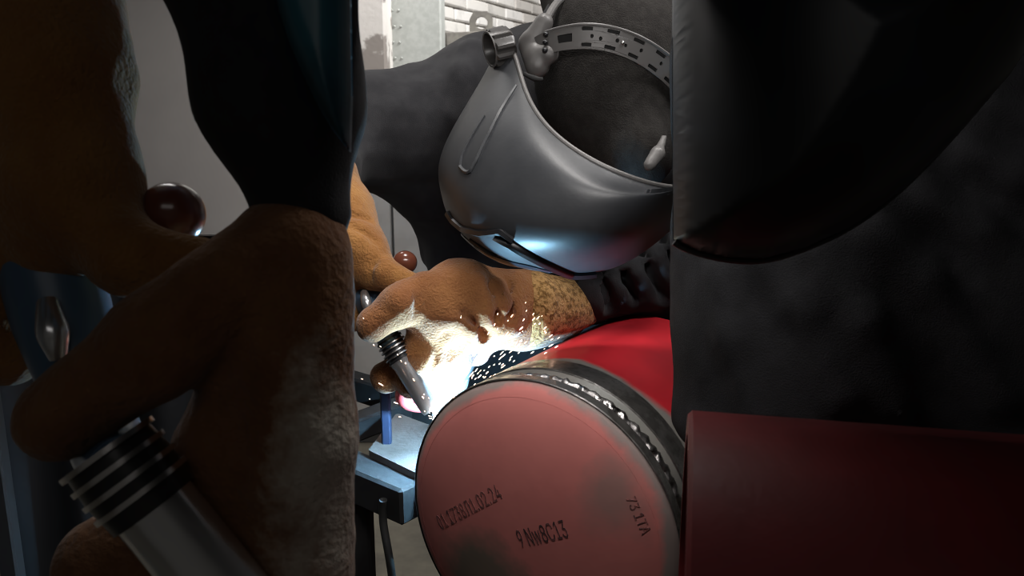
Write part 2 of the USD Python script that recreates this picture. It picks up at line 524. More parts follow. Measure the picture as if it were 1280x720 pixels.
# beam rests on two floor posts
for q in (a + [.03, 0, 0], b - [.05, 0.05, 0]):
    bm.part('leg', box((q[0] - .04, q[1] - .04, 0), (q[0] + .04, q[1] + .04, q[2] - .08), .004), m_beam, smooth=False)
c = P(602, 42, 4.16)
lug2 = sg.Polygon([(-.062, 0), (-.062, .09), (-.04, .132), (.03, .132), (.058, .10), (.058, 0)]).difference(sg.Point(0, .075).buffer(.031))
lug = trimesh.creation.extrude_polygon(lug2, .03, engine='earcut')
t = np.eye(4); t[:3, 0], t[:3, 1], t[:3, 2], t[:3, 3] = (1, 0, 0), (0, 0, 1), (0, -1, 0), c + [0, .02, -.022]
lug.apply_transform(t)
bm.part('lifting_lug', lug, m_beam, smooth=False, label='grey lifting lug with a round hole')

# grey cabinet behind the arm
a, b, s = P(425, 300, 3.2), P(612, 300, 3.2), P(491, 300, 3.2)
cab = Thing('metal_cabinet', 'light grey sheet-metal cabinet seen between the raised arm and the torso', 'cabinet', ((a[0] + b[0]) / 2, a[1] + .2, 0))
cab.part('body', box((a[0], a[1] + .018, 0), (b[0], a[1] + .40, 1.22), .004), m_seam, smooth=False)
cab.part('door', box((a[0], a[1], .05), (s[0] - .005, a[1] + .02, 1.21), .004), m_greypaint, smooth=False)
cab.part('door', box((s[0] + .005, a[1], .05), (b[0], a[1] + .02, 1.21), .004), m_greypaint, smooth=False)
cab.part('top', box((a[0] - .005, a[1] - .003, 1.212), (b[0] + .005, a[1] + .40, 1.235), .004), m_greypaint, smooth=False)

# ------------------------------------------------------------------ the pipe with its dished end
YAW = .55
AX = np.array([math.sin(YAW), math.cos(YAW), 0])
RC = P(684, 645, .735)                       # centre of the seam ring
R = .1364
px_, pz_ = np.array([AX[1], -AX[0], 0]), np.array([0, 0, 1.0])
MAT = np.eye(4)
MAT[:3, 0], MAT[:3, 1], MAT[:3, 2], MAT[:3, 3] = px_, AX, pz_, RC
pipe = Thing('red_pipe', 'big red steel pipe with a primed dished end being welded on', 'pipe', matrix=MAT)
N = 128
O, Y1 = (0, 0, 0), (0, 1, 0)


def lth(profile, n=N):
    an = np.linspace(0, 2 * np.pi, n, endpoint=False)
    V = np.concatenate([np.stack([r * np.cos(an), np.full(n, s), r * np.sin(an)], 1) for s, r in profile])
    F = []
    for i in range(len(profile) - 1):
        for j in range(n):
            k = (j + 1) % n
            F += [[i * n + j, i * n + k, (i + 1) * n + k], [i * n + j, (i + 1) * n + k, (i + 1) * n + j]]
    m = trimesh.Trimesh(V, F, process=False)
    m.merge_vertices()
    m.update_faces(m.nondegenerate_faces())
    m.fix_normals()
    return m


DH, FL, LIP = .028, .007, .0105


def dome_s(r):
    return -(LIP + FL) - DH * np.sqrt(np.maximum(1 - (r / R) ** 2, 0))


th = np.linspace(0, np.pi / 2, 26)
prof = [(-(LIP + FL) - DH * math.cos(t), R * math.sin(t)) for t in th] + [(-LIP - .002, R), (-LIP, R - .0015), (-.004, R - .010), (-.004, R - .014), (-.03, R - .014)]
m_primer = primer_material('red_primer', [(-.045, -.062, .044, (.19, .15, .12)), (.080, .058, .020, (.36, .19, .17)), (-.015, -.072, .034, (.22, .16, .13))])
m_red = red_material('bright_red_paint')
pipe.part('end_cap', lth(prof), m_primer, smooth=30, local=True, label='dull red primed dished end cap')
prof = [(.02, R - .014), (.004, R - .014), (.004, R - .010), (LIP, R - .0015), (LIP + .002, R), (.05, R), (.10, R), (.2, R), (.245, R), (.247, R - .012), (.22, R - .014)]
pipe.part('pipe_body', lth(prof), m_red, smooth=30, local=True, label='bright red painted pipe body')
pipe.part('bare_band', lth([(LIP + .001, R - .0005), (LIP + .0018, R + .0008), (.040, R + .0008), (.0408, R - .0005)]), m_bare, smooth=30, local=True, label='ground bare steel band beside the seam')
pipe.part('bare_band', lth([(-LIP - .012, R - .0005), (-LIP - .0112, R + .0006), (-LIP - .001, R + .0006), (-LIP - .0005, R - .001)]), m_bare, smooth=30, local=True)
# the root bead, lumpy
an = np.linspace(0, 2 * np.pi, 361)[:-1]
bead_pts = np.stack([(R - .0065) * np.cos(an), .0012 * np.sin(an * 57), (R - .0065) * np.sin(an)], 1)
br = .0056 +   .0005 * np.sin(an * 70 + 2 * np.sin(an * 9)) + .0004 * rng.normal(size=360)
nb = 10
pv = []
for k in range(360):
    er = np.array([math.cos(an[k]), 0, math.sin(an[k])])
    for q in range(nb):
        w = 2 * np.pi * q / nb
        pv.append(bead_pts[k] + br[k] * (math.cos(w) * er + math.sin(w) * np.array([0, 1, 0])))
pf = []
for k in range(360):
    for q in range(nb):
        a0, a1, b0, b1 = k * nb + q, k * nb + (q + 1) % nb, ((k + 1) % 360) * nb + q, ((k + 1) % 360) * nb + (q + 1) % nb
        pf += [[a0, a1, b1], [a0, b1, b0]]
bead = trimesh.Trimesh(pv, pf, process=False)
bead.fix_normals()
pipe.part('weld_bead', bead, m_bead, smooth=True, local=True, label='shiny lumpy weld bead in the seam')


def dome_hit(px, py):
    """Where the sight line through that spot meets the dome, in pipe space (x, z)."""
    o = np.linalg.inv(MAT)[:3, :3] @ (CAM - RC)
    r = np.linalg.inv(MAT)[:3, :3] @ (FWD + RGT * ((px - 640) / FPX) - UPV * ((py - 360) / FPX))
    for t in np.linspace(.5, 1.1, 3000):
        q = o + r * t
        rr = math.hypot(q[0], q[2])
        if rr < R and q[1] > dome_s(rr):
            return q[0], q[2]
    return 0, 0


def stencil(text, px0, py0, px1, py1, height):
    """Lettering from one spot of the dome to another."""
    x0, z0 = dome_hit(px0, py0)
    x1, z1 = dome_hit(px1, py1)
    m = meshkit.text_mesh(text, height, .0003)
    m = m.subdivide_to_size(.004, max_iter=6) if hasattr(m, 'subdivide_to_size') else m
    w = m.vertices[:, 0].max()
    L = math.hypot(x1 - x0, z1 - z0)
    u, v, h = m.vertices[:, 0] * L / w, m.vertices[:, 1], m.vertices[:, 2]
    c, s = (x1 - x0) / L, (z1 - z0) / L
    X, Z = x0 + u * c - v * s, z0 + u * s + v * c
    Y = dome_s(np.hypot(X, Z)) - .0005 + h
    mm = trimesh.Trimesh(np.stack([X, Y, Z], 1), m.faces, process=False)
    mm.fix_normals()
    return mm


pipe.part('stencil_print', stencil('01 1738Л1.02.24', 552, 662, 629, 622, .0135), m_ink2, smooth=False, local=True, label='faded black stencilled row of numbers')
pipe.part('stencil_print', stencil('9 Nw8C13', 651, 684, 712, 671, .0155), m_ink, smooth=False, local=True, label='black stencilled mark 9 Nw8C13')
pipe.part('stencil_print', stencil('73 1ТА', 782, 622, 803, 668, .008), m_ink2, smooth=False, local=True)
# cradle stand under the pipe
for s, lb in ((.055, 'front steel stand under the red pipe, nearest its dished end'), (.205, 'rear steel stand under the far end of the red pipe')):
    q = RC + AX * s
    st = Thing('pipe_stand', lb, 'stand', (q[0], q[1], 0), group='stands under the red pipe')
    for sg_ in (-1, 1):
        st.part('cradle_arm', beam(q + px_ * sg_ * .002 + [0, 0, -R - .075], q + px_ * sg_ * .125 + [0, 0, -R - .075 + .124], .03, .016, .002, up=AX), m_steel, smooth=False)
    st.part('post', tube([(q[0], q[1], .02), (q[0], q[1], q[2] - R - .07)], .022), m_steel)
    st.part('foot_plate', box((q[0] - .09, q[1] - .065, 0), (q[0] + .09, q[1] + .065, .022), .004), m_steel, smooth=False)

# ------------------------------------------------------------------ the bench left of the pipe
ZT = .985
f0, f1 = PZ(380, 549, ZT), PZ(519, 604.5, ZT)
b0, b1 = PZ(395, 530, ZT), PZ(492, 500, ZT)
fd = (f1 - f0) / np.linalg.norm(f1 - f0)
tb = Thing('work_bench', 'grey steel welding bench with an open rail frame left of the pipe', 'bench', (*((f0 + b1) / 2)[:2], 0))
n_in = np.array([-fd[1], fd[0], 0])
dz = np.array([0, 0, 1.0])
DEPTH = .20
g0, g1 = f0 - fd * .03, f1
tb.part('front_rail', beam(g0 - dz * .02, g1 - dz * .02, .040, .040, .003), m_steel, smooth=False)
tb.part('back_rail', beam(g0 - fd * .15 + n_in * DEPTH - dz * .02, g1 - fd * .045 + n_in * DEPTH - dz * .02, .03, .035, .003), m_steel, smooth=False)
for t_ in (.02, .62):
    q = g0 + fd * t_ * np.linalg.norm(g1 - g0)
    tb.part('cross_rail', beam(q + n_in * .018 - dz * .022, q + n_in * (DEPTH - .014) - dz * .022, .03, .03, .003), m_steel, smooth=False)
pl = [PZ(466, 571, ZT), PZ(534, 604, ZT), PZ(553, 548, ZT), PZ(498, 527, ZT)]
poly = sg.Polygon([(p[0], p[1]) for p in pl]).buffer(.004)
pm = trimesh.creation.extrude_polygon(poly, .008, engine='earcut'); pm.apply_translation((0, 0, ZT + .0005))
tb.part('top_plate', pm, m_plate, smooth=False, label='brownish steel plate lying on the frame')
for t_, inw in ((.02, 0), (-.75, DEPTH)):
    q = g0 + fd * t_ * np.linalg.norm(g1 - g0) + n_in * inw
    tb.part('leg', box((q[0] - .016, q[1] - .016, 0), (q[0] + .016, q[1] + .016, q[2] - .038), .003), m_steel, smooth=False)
q = PZ(446, 578, ZT) + n_in * .0
tb.part('leg', box((q[0] - .014, q[1] - .014, 0), (q[0] + .014, q[1] + .014, q[2] - .04), .003), m_steel, smooth=False)
q = PZ(484, 562, ZT)
tb.part('upright', beam(q - dz * .02, q + dz * .075, .011, .011, .002, up=(0, 1, 0)), m_darkblue, smooth=False, label='dark blue upright bar')
q0 = P(479, 625, .815)
single('cable', tube([q0, P(480, 660, .82), P(487, 700, .82), P(493, 760, .83), P(495, 900, .85), np.array([P(495, 900, .85)[0], P(495, 900, .85)[1] + .1, .012])], .0042, spline=50), m_cable,
       'thin dark cable hanging down from the bench frame', 'cable')

# ------------------------------------------------------------------ the welder
WB = P(700, 500, 1.25)
person = Thing('person', 'person in a black jacket and suede gloves bending over the pipe to weld', 'person', (WB[0], WB[1], 0))
caps = [
    C(690, 490, 1.36, 115, 700, 300, 1.24, 140),     # belly to chest
    C(645, 300, 1.20, 115, 720, 170, 1.13, 145),     # chest to back
    C(612, 142, 1.10, 88, 850, 150, 1.10, 105),      # shoulders
    C(590, 134, 1.07, 78, 455, 160, 1.00, 60),       # right upper arm (left in the picture)
    C(455, 160, 1.00, 60, 405, 184, .97, 58),
    C(400, 182, .97, 58, 408, 215, .90, 42),         # forearm into the glove
    C(880, 180, 1.08, 105, 915, 330, .99, 80),       # left upper arm
    C(915, 322, 1.02, 76, 812, 352, .97, 60),         # left forearm
    C(812, 350, .975, 56, 722, 380, .912, 40),
    C(575, 190, 1.12, 70, 612, 330, 1.15, 72),
    C(492, 175, 1.03, 62, 570, 262, 1.12, 52),       # jacket front hanging down
]


def folds(p, d):
    n1 = meshkit.fbm(p * [9, 9, 9], 3, 5) - .5
    # drag folds: ridges across the arms
    q = p @ np.array([[.9, .1, .3], [-.2, .9, .2], [-.35, -.2, .92]])
    r1 = np.abs(meshkit.noise(q * [26, 5, 8], 3) - .5)
    r2 = np.abs(meshkit.noise((p + [3, 1, 7]) * [9, 7, 24], 8) - .5)
    return d + .014 * n1 + .020 * np.minimum(r1, .2) - .003 + .012 * np.minimum(r2, .22)


lo, hi = bounds(caps, .02)
jf = limbs(caps, .04)


def onto(f, pts, r, inset=0.0):
    """A run of ridge or groove pieces laid on the surface of the field f."""
    q = []
    for p in pts:
        e = P(p[0], p[1], 1.0) - CAM
        e /= np.linalg.norm(e)
        t = np.linspace(.5, 1.6, 900)
        hit = np.nonzero(f(CAM + e * t[:, None]) < 0)[0]
        if len(hit):
            q.append(CAM + e * (t[hit[0]] + inset))
    return [(a, b, r, r) for a, b in zip(q, q[1:]) if abs((a - b) @ FWD) < .035]


jr, jg = [], []
for run in ([(590, 62), (580, 95), (576, 150)], [(756, 318), (768, 345), (782, 368)], [(778, 306), (798, 340), (815, 370)], [(806, 296), (824, 326), (840, 354)],
            [(828, 280), (850, 312), (880, 348)], [(735, 345), (741, 364), (748, 380)]):
    jr += onto(jf, run, .011, .004)
for run in ([(766, 318), (779, 346), (794, 370)], [(790, 302), (811, 338), (828, 368)], [(748, 342), (754, 366), (762, 382)], [(817, 290), (838, 325), (866, 365)]):
    jg += onto(jf, run, .005, -.002)


def off_pipe(p, d):
    """Cloth gives way where it rests on the pipe."""
    q = (p - RC) @ MAT[:3, :3]
    c = np.maximum(np.hypot(q[:, 0], q[:, 2]) - R - .004, np.abs(q[:, 1] - .108) - .142)
    return smax(d, -c, .006)


def jacket_extra(p, d):
    d = folds(p, d)
    for r in jr:
        d = smin(d, cap_d(p, *r), .022)
    for g in jg:
        d = smax(d, -cap_d(p, *g), .012)
    return off_pipe(p, d)


jk = net(limbs(caps, .04, jacket_extra), lo, hi, .0068)
person.part('jacket', smooth_mesh(jk, 3), m_jacket, smooth=True, label='black jacket with soft drag folds')
# the figure under the clothes: head, neck, trunk, arms and legs as one surface
def hipx(px, py, d):
    return P(px, py, d)
hL, hR = P(640, 505, 1.38), P(755, 505, 1.38)
kn = [np.array([hL[0] - .03, hL[1] - .03, .50]), np.array([hR[0] + .03, hR[1] - .05, .50])]
ft = [np.array([hL[0] - .05, hL[1] + .06, .085]), np.array([hR[0] + .06, hR[1] + .05, .085])]
bc = [
    (P(765, 100, .92), P(758, 60, .95), .082, .086),
    (P(760, 100, .96), P(740, 170, 1.08), .058, .070),
    C(645, 300, 1.18, 85, 720, 190, 1.12, 110),
    C(690, 490, 1.36, 92, 700, 300, 1.24, 106),
    (hL, kn[0], .082, .060), (kn[0], ft[0], .056, .042), (hR, kn[1], .082, .060), (kn[1], ft[1], .056, .042),
    (ft[0], ft[0] + np.array([-.02, -.17, -.045]), .042, .035), (ft[1], ft[1] + np.array([.02, -.17, -.045]), .042, .035),
    C(600, 130, 1.10, 55, 455, 150, 1.00, 42), C(455, 150, 1.00, 42, 405, 175, .97, 38), C(400, 175, .97, 38, 408, 215, .90, 28),
    C(860, 170, 1.09, 55, 915, 330, .99, 45), C(915, 325, 1.02, 45, 722, 382, .91, 25),
]
lo, hi = bounds(bc, .02)
person.part('body', smooth_mesh(net(limbs(bc, .03), lo, hi, .0105), 4), m_trouser, smooth=True, label='dark-clad figure under the jacket')
for k in range(2):
    tc = [((hL, hR)[k], kn[k], .098, .078), (kn[k], ft[k] + [0, 0, .02], .074, .066)]
    lo, hi = bounds(tc, .02)
    person.part('trouser_leg', smooth_mesh(net(limbs(tc, .03, lambda p, d: d + .012 * (meshkit.fbm(p * 14, 3) - .5)), lo, hi, .011)), m_trouser, smooth=True)
    bc2 = [(ft[k] + [0, .02, -.02], ft[k] + np.array([(-.02, .02)[k], -.17, -.04]), .055, .044)]
    lo, hi = bounds(bc2, .02)
    lo[2] = -.01
    person.part('boot', smooth_mesh(net(limbs(bc2, .02, lambda p, d: smax(d, .002 - p[:, 2], .006)), lo, hi, .008)), m_black, smooth=True)
# knitted cap over the crown and forehead
HC = P(768, 92, .90)


def capf(p):
    d = ell_d(p, HC, (.090, .105, .112))
    d = smin(d, cap_d(p, P(765, 20, .95), P(752, -60, 1.06), .078, .095), .03)
    d = smin(d, cap_d(p, P(772, 150, .86), P(792, 185, .84), .055, .045), .03)
    return d + .006 * (meshkit.fbm(p * 22, 3, 2) - .5)


person.part('knit_cap', smooth_mesh(net(capf, HC - [.16, .2, .2], HC + [.16, .32, .30], .006), 3), m_cap, smooth=True, label='black knitted cap under the headband')
for k in range(9):
    a = P(700 + rng.uniform(0, 120), 110 + rng.uniform(0, 70), .80)
# sleeve end at the glove cuff
person.part('cuff_band', tube([P(742, 366, .924), P(722, 370, .914), P(704, 374, .902)], [.037, .036, .035], 28, spline=8), m_jacket, smooth=True)

# gloves: hand A in the middle of the picture
ga = [
    C(700, 388, .895, 38, 650, 388, .865, 46),
    C(668, 372, .87, 30, 668, 404, .865, 30),
    C(650, 388, .86, 48, 580, 380, .825, 52),
    C(575, 368, .82, 46, 548, 384, .808, 44),
    C(528, 362, .792, 23, 500, 382, .780, 25),          # the long finger pointing left
    C(500, 382, .780, 25, 466, 406, .776, 22),
    C(546, 395, .815, 36, 530, 445, .812, 27),          # fingers bending down behind the nozzle
    C(530, 445, .812, 27, 514, 478, .818, 20),
    C(575, 410, .835, 34, 560, 455, .832, 25),
    C(560, 455, .832, 24, 540, 494, .832, 16),
    C(605, 405, .86, 34, 592, 436, .87, 22),
    C(530, 448, .835, 20, 482, 472, .835, 20),          # thumb tip under the nozzle
]
ridges = [
    C(598, 352, .742, 8, 606, 392, .748, 10), C(606, 392, .748, 10, 625, 412, .76, 9),
    C(620, 356, .752, 8, 628, 386, .756, 10), C(628, 386, .756, 9, 640, 408, .762, 10), C(646, 345, .766, 8, 645, 392, .764, 10),
    C(566, 398, .735, 8, 590, 412, .742, 10), C(590, 412, .742, 9, 600, 424, .75, 10),
]
grooves = [
    C(527, 334, .748, 2.6, 521, 372, .738, 2.6), C(521, 372, .738, 2.6, 519, 395, .765, 2.0),
    C(612, 358, .744, 3, 620, 398, .750, 5), C(636, 350, .756, 3, 637, 396, .757, 5), C(581, 392, .733, 3, 606, 418, .746, 5),
    C(556, 418, .752, 3, 535, 470, .785, 3.5), C(586, 428, .775, 3, 570, 462, .80, 3.5),
    C(700, 350, .80, 2, 694, 420, .80, 3),
]


def glove_extra(ridges, grooves, amp=.006):
    def ex(p, d):
        for r in ridges:
            d = smin(d, cap_d(p, *r), .010)
        for g in grooves:
            d = smax(d, -cap_d(p, *g), .006)
        return d + amp * (meshkit.fbm(p * 38, 3, 4) - .5)
    return ex


def snap(caps, lines, inset):
    """Moves crease lines on to the glove's surface along the sight line."""
    f = limbs(caps, .012)
    out = []
    for a, b, r, s in lines:
        pts = []
        for p in (a, b):
            dirv = (p - CAM) / np.linalg.norm(p - CAM)
            t = np.linspace(.55, 1.1, 600)
            hit = np.nonzero(f(CAM + dirv * t[:, None]) < 0)[0]
            pts.append(CAM + dirv * (t[hit[0]] + inset) if len(hit) else None)
        if pts[0] is not None and pts[1] is not None and abs((pts[0] - pts[1]) @ FWD) < .03:
            out.append((pts[0], pts[1], r, s))
    return out


ridges, grooves = snap(ga, ridges, .003), snap(ga, grooves, -.001)
lo, hi = bounds(ga, .02)
person.part('glove', smooth_mesh(net(limbs(ga, .012, glove_extra(ridges, grooves)), lo, hi, .0026), 2), m_glove, smooth=True,
            label='creased brown suede glove around the torch nozzle')
# its gauntlet cuff, speckled with soot
cu = [C(706, 388, .898, 42, 660, 388, .862, 50)]
lo, hi = bounds(cu, .02)
gr2 = snap(cu, [C(655, 345, .75, 2.5, 652, 420, .75, 4), C(678, 340, .77, 2, 680, 390, .77, 3)], -.001)
person.part('glove_cuff', smooth_mesh(net(limbs(cu, .01, lambda p, d: off_pipe(p, glove_extra([], gr2, .004)(p, d))), lo, hi, .003), 2), m_speck, smooth=True, label='soot-speckled suede cuff')
# glove B, upper left
gb = [
    C(402, 205, .90, 40, 424, 265, .85, 40), C(424, 265, .85, 42, 447, 318, .82, 38),
    C(452, 318, .82, 36, 470, 338, .81, 22), C(470, 338, .81, 22, 488, 348, .80, 16), C(484, 345, .80, 16, 520, 352, .79, 11),
    C(440, 320, .83, 30, 425, 372, .83, 20), C(425, 372, .83, 20, 440, 400, .825, 15), C(436, 330, .85, 26, 440, 385, .85, 17),
]
gbg = snap(gb, [C(430, 268, .8, 3, 462, 274, .8, 4), C(442, 284, .8, 3, 470, 300, .8, 4), C(470, 322, .8, 2, 462, 350, .8, 3)], -.001)
lo, hi = bounds(gb, .02)
person.part('glove', smooth_mesh(net(limbs(gb, .012, glove_extra([], gbg)), lo, hi, .0028), 2), m_glove2, smooth=True,
            label='ochre suede glove on the raised arm gripping the torch handle')

# ------------------------------------------------------------------ the torch
tip, ctop, hend = P(541, 513, .797), P(491, 432, .803), P(450, 352, .835)
hmid = P(474, 400, .818)
tor = Thing('welding_torch', 'welding torch with shiny nozzle and ribbed black collar at the arc', 'torch', tip)
L = np.linalg.norm(ctop - tip)
rn = .0112
tor.part('nozzle', lathe([(0, .006), (0, rn * .86), (.004, rn * .98), (.012, rn), (L * .72, rn * 1.04), (L * .74, rn * 1.12), (L * .80, rn * 1.12), (L * .82, rn)], tip, ctop, 40), m_chrome, label='polished steel gas nozzle')
tor.part('collar', lathe([(L * .78, .004), (L * .78, rn * 1.12)] + [(L * .78 + .0045 * k + o, rn * (1.22 if o < .002 else 1.08)) for k in range(6) for o in (0, .0018, .0022, .0043)] + [(L * .78 + .028, rn), (L * .78 + .03, .004)], tip, ctop, 40), m_collar, label='ribbed black collar')
ax = (ctop - tip) / L
for k in range(4):
    s0 = L * .78 + .0045 * (k + 1)
    tor.part('rib', lathe([(s0, rn * 1.1), (s0, rn * 1.31), (s0 + .0014, rn * 1.31), (s0 + .0014, rn * 1.1)], tip, ctop, 40), m_rib)
tor.part('handle', tube([ctop - ax * .004, ctop + ax * .012, hmid, hend], [.010, .012, .0155, .0165], 28, spline=20), m_handle, label='blue-grey plastic handle')
tor.part('electrode', tube([tip - ax * .010, tip + ax * .01], [.0009, .0016], 10), m_bead)
tor.part('trigger', tube([P(461, 390, .796), P(458, 378, .797), P(455, 366, .805)], [.0035, .0055, .004], 18, spline=10), m_chrome, label='bright metal trigger')
kb = P(506, 328, .845)
kn_m = trimesh.creation.icosphere(4, .0125); kn_m.apply_scale((1.05, 1, 1)); kn_m.apply_translation(kb)
tor.part('valve_knob', kn_m, m_copper, smooth=True, label='round copper-brown valve knob')
tor.part('valve_stem', tube([hend + [.006, 0, 0], P(480, 342, .838), kb], [.005, .005, .006], 14), m_copper)
tor.part('gas_hose', tube([P(528, 470, .845), P(512, 482, .838), P(505, 494, .838), P(512, 503, .845), P(530, 508, .86)], [.008, .0095, .0095, .009, .007], 18, spline=24), m_redhose, label='red rubber hose under the hand')

# ------------------------------------------------------------------ arc, sparks, fume
best = min(np.linspace(0, 2 * math.pi, 721), key=lambda w: (lambda q: (640 + FPX * q[0] / (q @ FWD) - 545) ** 2 + (360 - FPX * (q @ UPV) / (q @ FWD) - 521) ** 2)(RC + (R + .002) * (px_ * math.cos(w) + pz_ * math.sin(w)) - CAM))
ARC_OUT = px_ * math.cos(best) + pz_ * math.sin(best)
ARC = RC + ARC_OUT * (R + .002)
arc = UsdLux.SphereLight.Define(stage, '/World/arc_light')
arc.CreateRadiusAttr(.005); arc.CreateIntensityAttr(ARC_POWER); arc.CreateColorAttr(Gf.Vec3f(.33, .70, 1.0))
arc.AddTranslateOp().Set(Gf.Vec3d(*(ARC + ARC_OUT * .005 + AX * .020)))
blob = trimesh.creation.icosphere(3, .0075)
blob.vertices *= (1 + .35 * (meshkit.fbm(blob.vertices * 260, 2, 3) - .5))[:, None]
blob.apply_translation(ARC)
single('welding_arc', blob, emit('arc_glow', (.85, .94, 1.0), 60), 'blinding white welding arc at the nozzle tip', 'arc', smooth=True)
sp, hot = [], []
for k in range(230):
    if k < 150:
        th_ = rng.normal(math.radians(46), .16); dist = rng.uniform(.01, .145)
        v = RGT * math.cos(th_) + UPV * math.sin(th_) + FWD * rng.normal(.1, .25)
    else:
        th_ = rng.uniform(0, 2 * math.pi); dist = rng.exponential(.045)
        v = RGT * math.cos(th_) + UPV * abs(math.sin(th_)) * .8 - FWD * rng.uniform(.1, .8)
    v /= np.linalg.norm(v)
    c = ARC + v * dist + np.array([0, -.008, .004])
    m_ = trimesh.creation.icosphere(1, 1.0)
    r0 = rng.uniform(.0002, .00045)
    l0 = r0 * rng.uniform(2.5, 7)
    x_ = np.cross(v, [.1, .3, .9]); x_ /= np.linalg.norm(x_)
    t = np.eye(4); t[:3, 0], t[:3, 1], t[:3, 2], t[:3, 3] = x_ * r0, np.cross(v, x_) * r0, v * l0, c
    m_.apply_transform(t)
    sp.append(m_)
single('sparks', sp, emit('spark_glow', (1.0, .62, .45), 9), 'glowing sparks flying up from the welding arc', 'sparks', kind='stuff', smooth=True)
fu = [(ARC + [0, -.004, .004], P(566, 478, .79), .009, .014), (P(566, 478, .79), P(590, 440, .80), .014, .008)]
lo, hi = bounds(fu, .01)
m_fume = usdkit.material(stage, LK + 'fume', {'v': ('principled_volume', {'color': (.9, .95, 1.0), 'density': 5.0, 'anisotropy': .2})}, volume='v.volume')
single('welding_fume', net(limbs(fu, .01, lambda p, d: d + .008 * (meshkit.fbm(p * 45, 3) - .5)), lo, hi, .004), m_fume, 'pale bluish welding fume rising from the arc', 'fume', kind='stuff', smooth=True)

# ------------------------------------------------------------------ the helmet
cols = {  # rows from rim to under the chin; each: nine (px, py, d) from the hidden back-left edge round to the right
    0: [(620, 62, .865), (642, 44, .835), (654, 92, .80), (668, 130, .765), (692, 162, .735), (732, 192, .708), (782, 216, .70), (842, 234, .73), (888, 224, .80)],
    1: [(588, 128, .875), (592, 118, .83), (612, 142, .778), (637, 172, .735), (682, 206, .70), (737, 228, .682), (796, 242, .682), (848, 243, .715), (890, 228, .80)],
    2: [(560, 200, 0.88), (545, 198.6, 0.825), (575, 210, 0.768), (618, 236, 0.726), (690, 258, 0.692), (750, 260, 0.675), (811, 250, 0.68), (853, 236, 0.72), (892, 216, 0.805)],
    3: [(562, 245, 0.875), (549, 243.2, 0.82), (572, 260, 0.768), (612, 288, 0.73), (690, 306, 0.7), (752, 306, 0.692), (812, 284, 0.706), (855, 256, 0.745), (892, 225, 0.81)],
    4: [(570, 278, 0.87), (560, 274.4, 0.82), (584, 296, 0.785), (624, 320, 0.76), (700, 331, 0.742), (758, 329, 0.738), (808, 304, 0.75), (852, 266, 0.775), (890, 227, 0.82)],
    5: [(586, 292, .87), (580, 294, .85), (600, 316, .825), (638, 337, .805), (702, 347, .795), (757, 344, .795), (802, 322, .80), (846, 286, .815), (886, 244, .835)],
}
grid = np.array([[P(*q) for q in cols[r]] for r in range(6)])
uu, vv = np.linspace(0, 1, 9), np.array([0, .25, .5, .72, .9, 1.0])
spl = [RectBivariateSpline(vv, uu, grid[..., k], kx=3, ky=3, s=0) for k in range(3)]


from scipy.ndimage import gaussian_filter
gv_, gu_ = np.linspace(0, 1, 60), np.linspace(0, 1, 80)
fine = [gaussian_filter(s(gv_, gu_), (3.6, 4.6), mode='nearest') for s in spl]
edge = [s(gv_, gu_) for s in spl]
spl = [RectBivariateSpline(gv_, gu_, f_, kx=3, ky=3, s=0) for f_ in fine]


def surf(v, u, off=0.0):
    v, u = np.asarray(v, float), np.asarray(u, float)
    p = np.stack([s.ev(v, u) for s in spl], -1)
    du = np.stack([s.ev(v, u, dy=1) for s in spl], -1)
    dv = np.stack([s.ev(v, u, dx=1) for s in spl], -1)
    n = np.cross(du, dv)
    n /= np.linalg.norm(n, axis=-1, keepdims=True) + 1e-12
    cen = P(740, 230, .85)
    n *= np.sign(((p - cen) * n).sum(-1, keepdims=True))
    return p + off * n


def sheet(p_out, p_in):
    """Closed thin solid between two grids of points."""
    a, b = p_out.shape[:2]
    V = np.concatenate([p_out.reshape(-1, 3), p_in.reshape(-1, 3)])
    F = []
    i = lambda r, c, k=0: k * a * b + r * b + c
    for r in range(a - 1):
        for c in range(b - 1):
            F += [[i(r, c), i(r, c + 1), i(r + 1, c + 1)], [i(r, c), i(r + 1, c + 1), i(r + 1, c)],
                  [i(r, c, 1), i(r + 1, c + 1, 1), i(r, c + 1, 1)], [i(r, c, 1), i(r + 1, c, 1), i(r + 1, c + 1, 1)]]
    for c in range(b - 1):
        F += [[i(0, c), i(0, c, 1), i(0, c + 1, 1)], [i(0, c), i(0, c + 1, 1), i(0, c + 1)], [i(a - 1, c), i(a - 1, c + 1, 1), i(a - 1, c, 1)], [i(a - 1, c), i(a - 1, c + 1), i(a - 1, c + 1, 1)]]
    for r in range(a - 1):
        F += [[i(r, 0), i(r + 1, 0, 1), i(r, 0, 1)], [i(r, 0), i(r + 1, 0), i(r + 1, 0, 1)], [i(r, b - 1), i(r, b - 1, 1), i(r + 1, b - 1, 1)], [i(r, b - 1), i(r + 1, b - 1, 1), i(r + 1, b - 1)]]
    m = trimesh.Trimesh(V, F, process=False)
    m.fix_normals()
    return m


G_u, G_v = np.meshgrid(np.linspace(0, 1, 120), np.linspace(0, 1, 90))
G_p = surf(G_v, G_u)


def uv_at(px, py):
    """Grid coordinates of the shell at that spot (front side only)."""
    q = G_p - CAM
    d = q @ FWD
    x, y = 640 + FPX * (q @ RGT) / d, 360 - FPX * (q @ UPV) / d
    e = (x - px) ** 2 + (y - py) ** 2 + 1e5 * np.maximum(d - .86, 0)
    k = np.unravel_index(np.argmin(e), e.shape)
    return G_v[k], G_u[k]


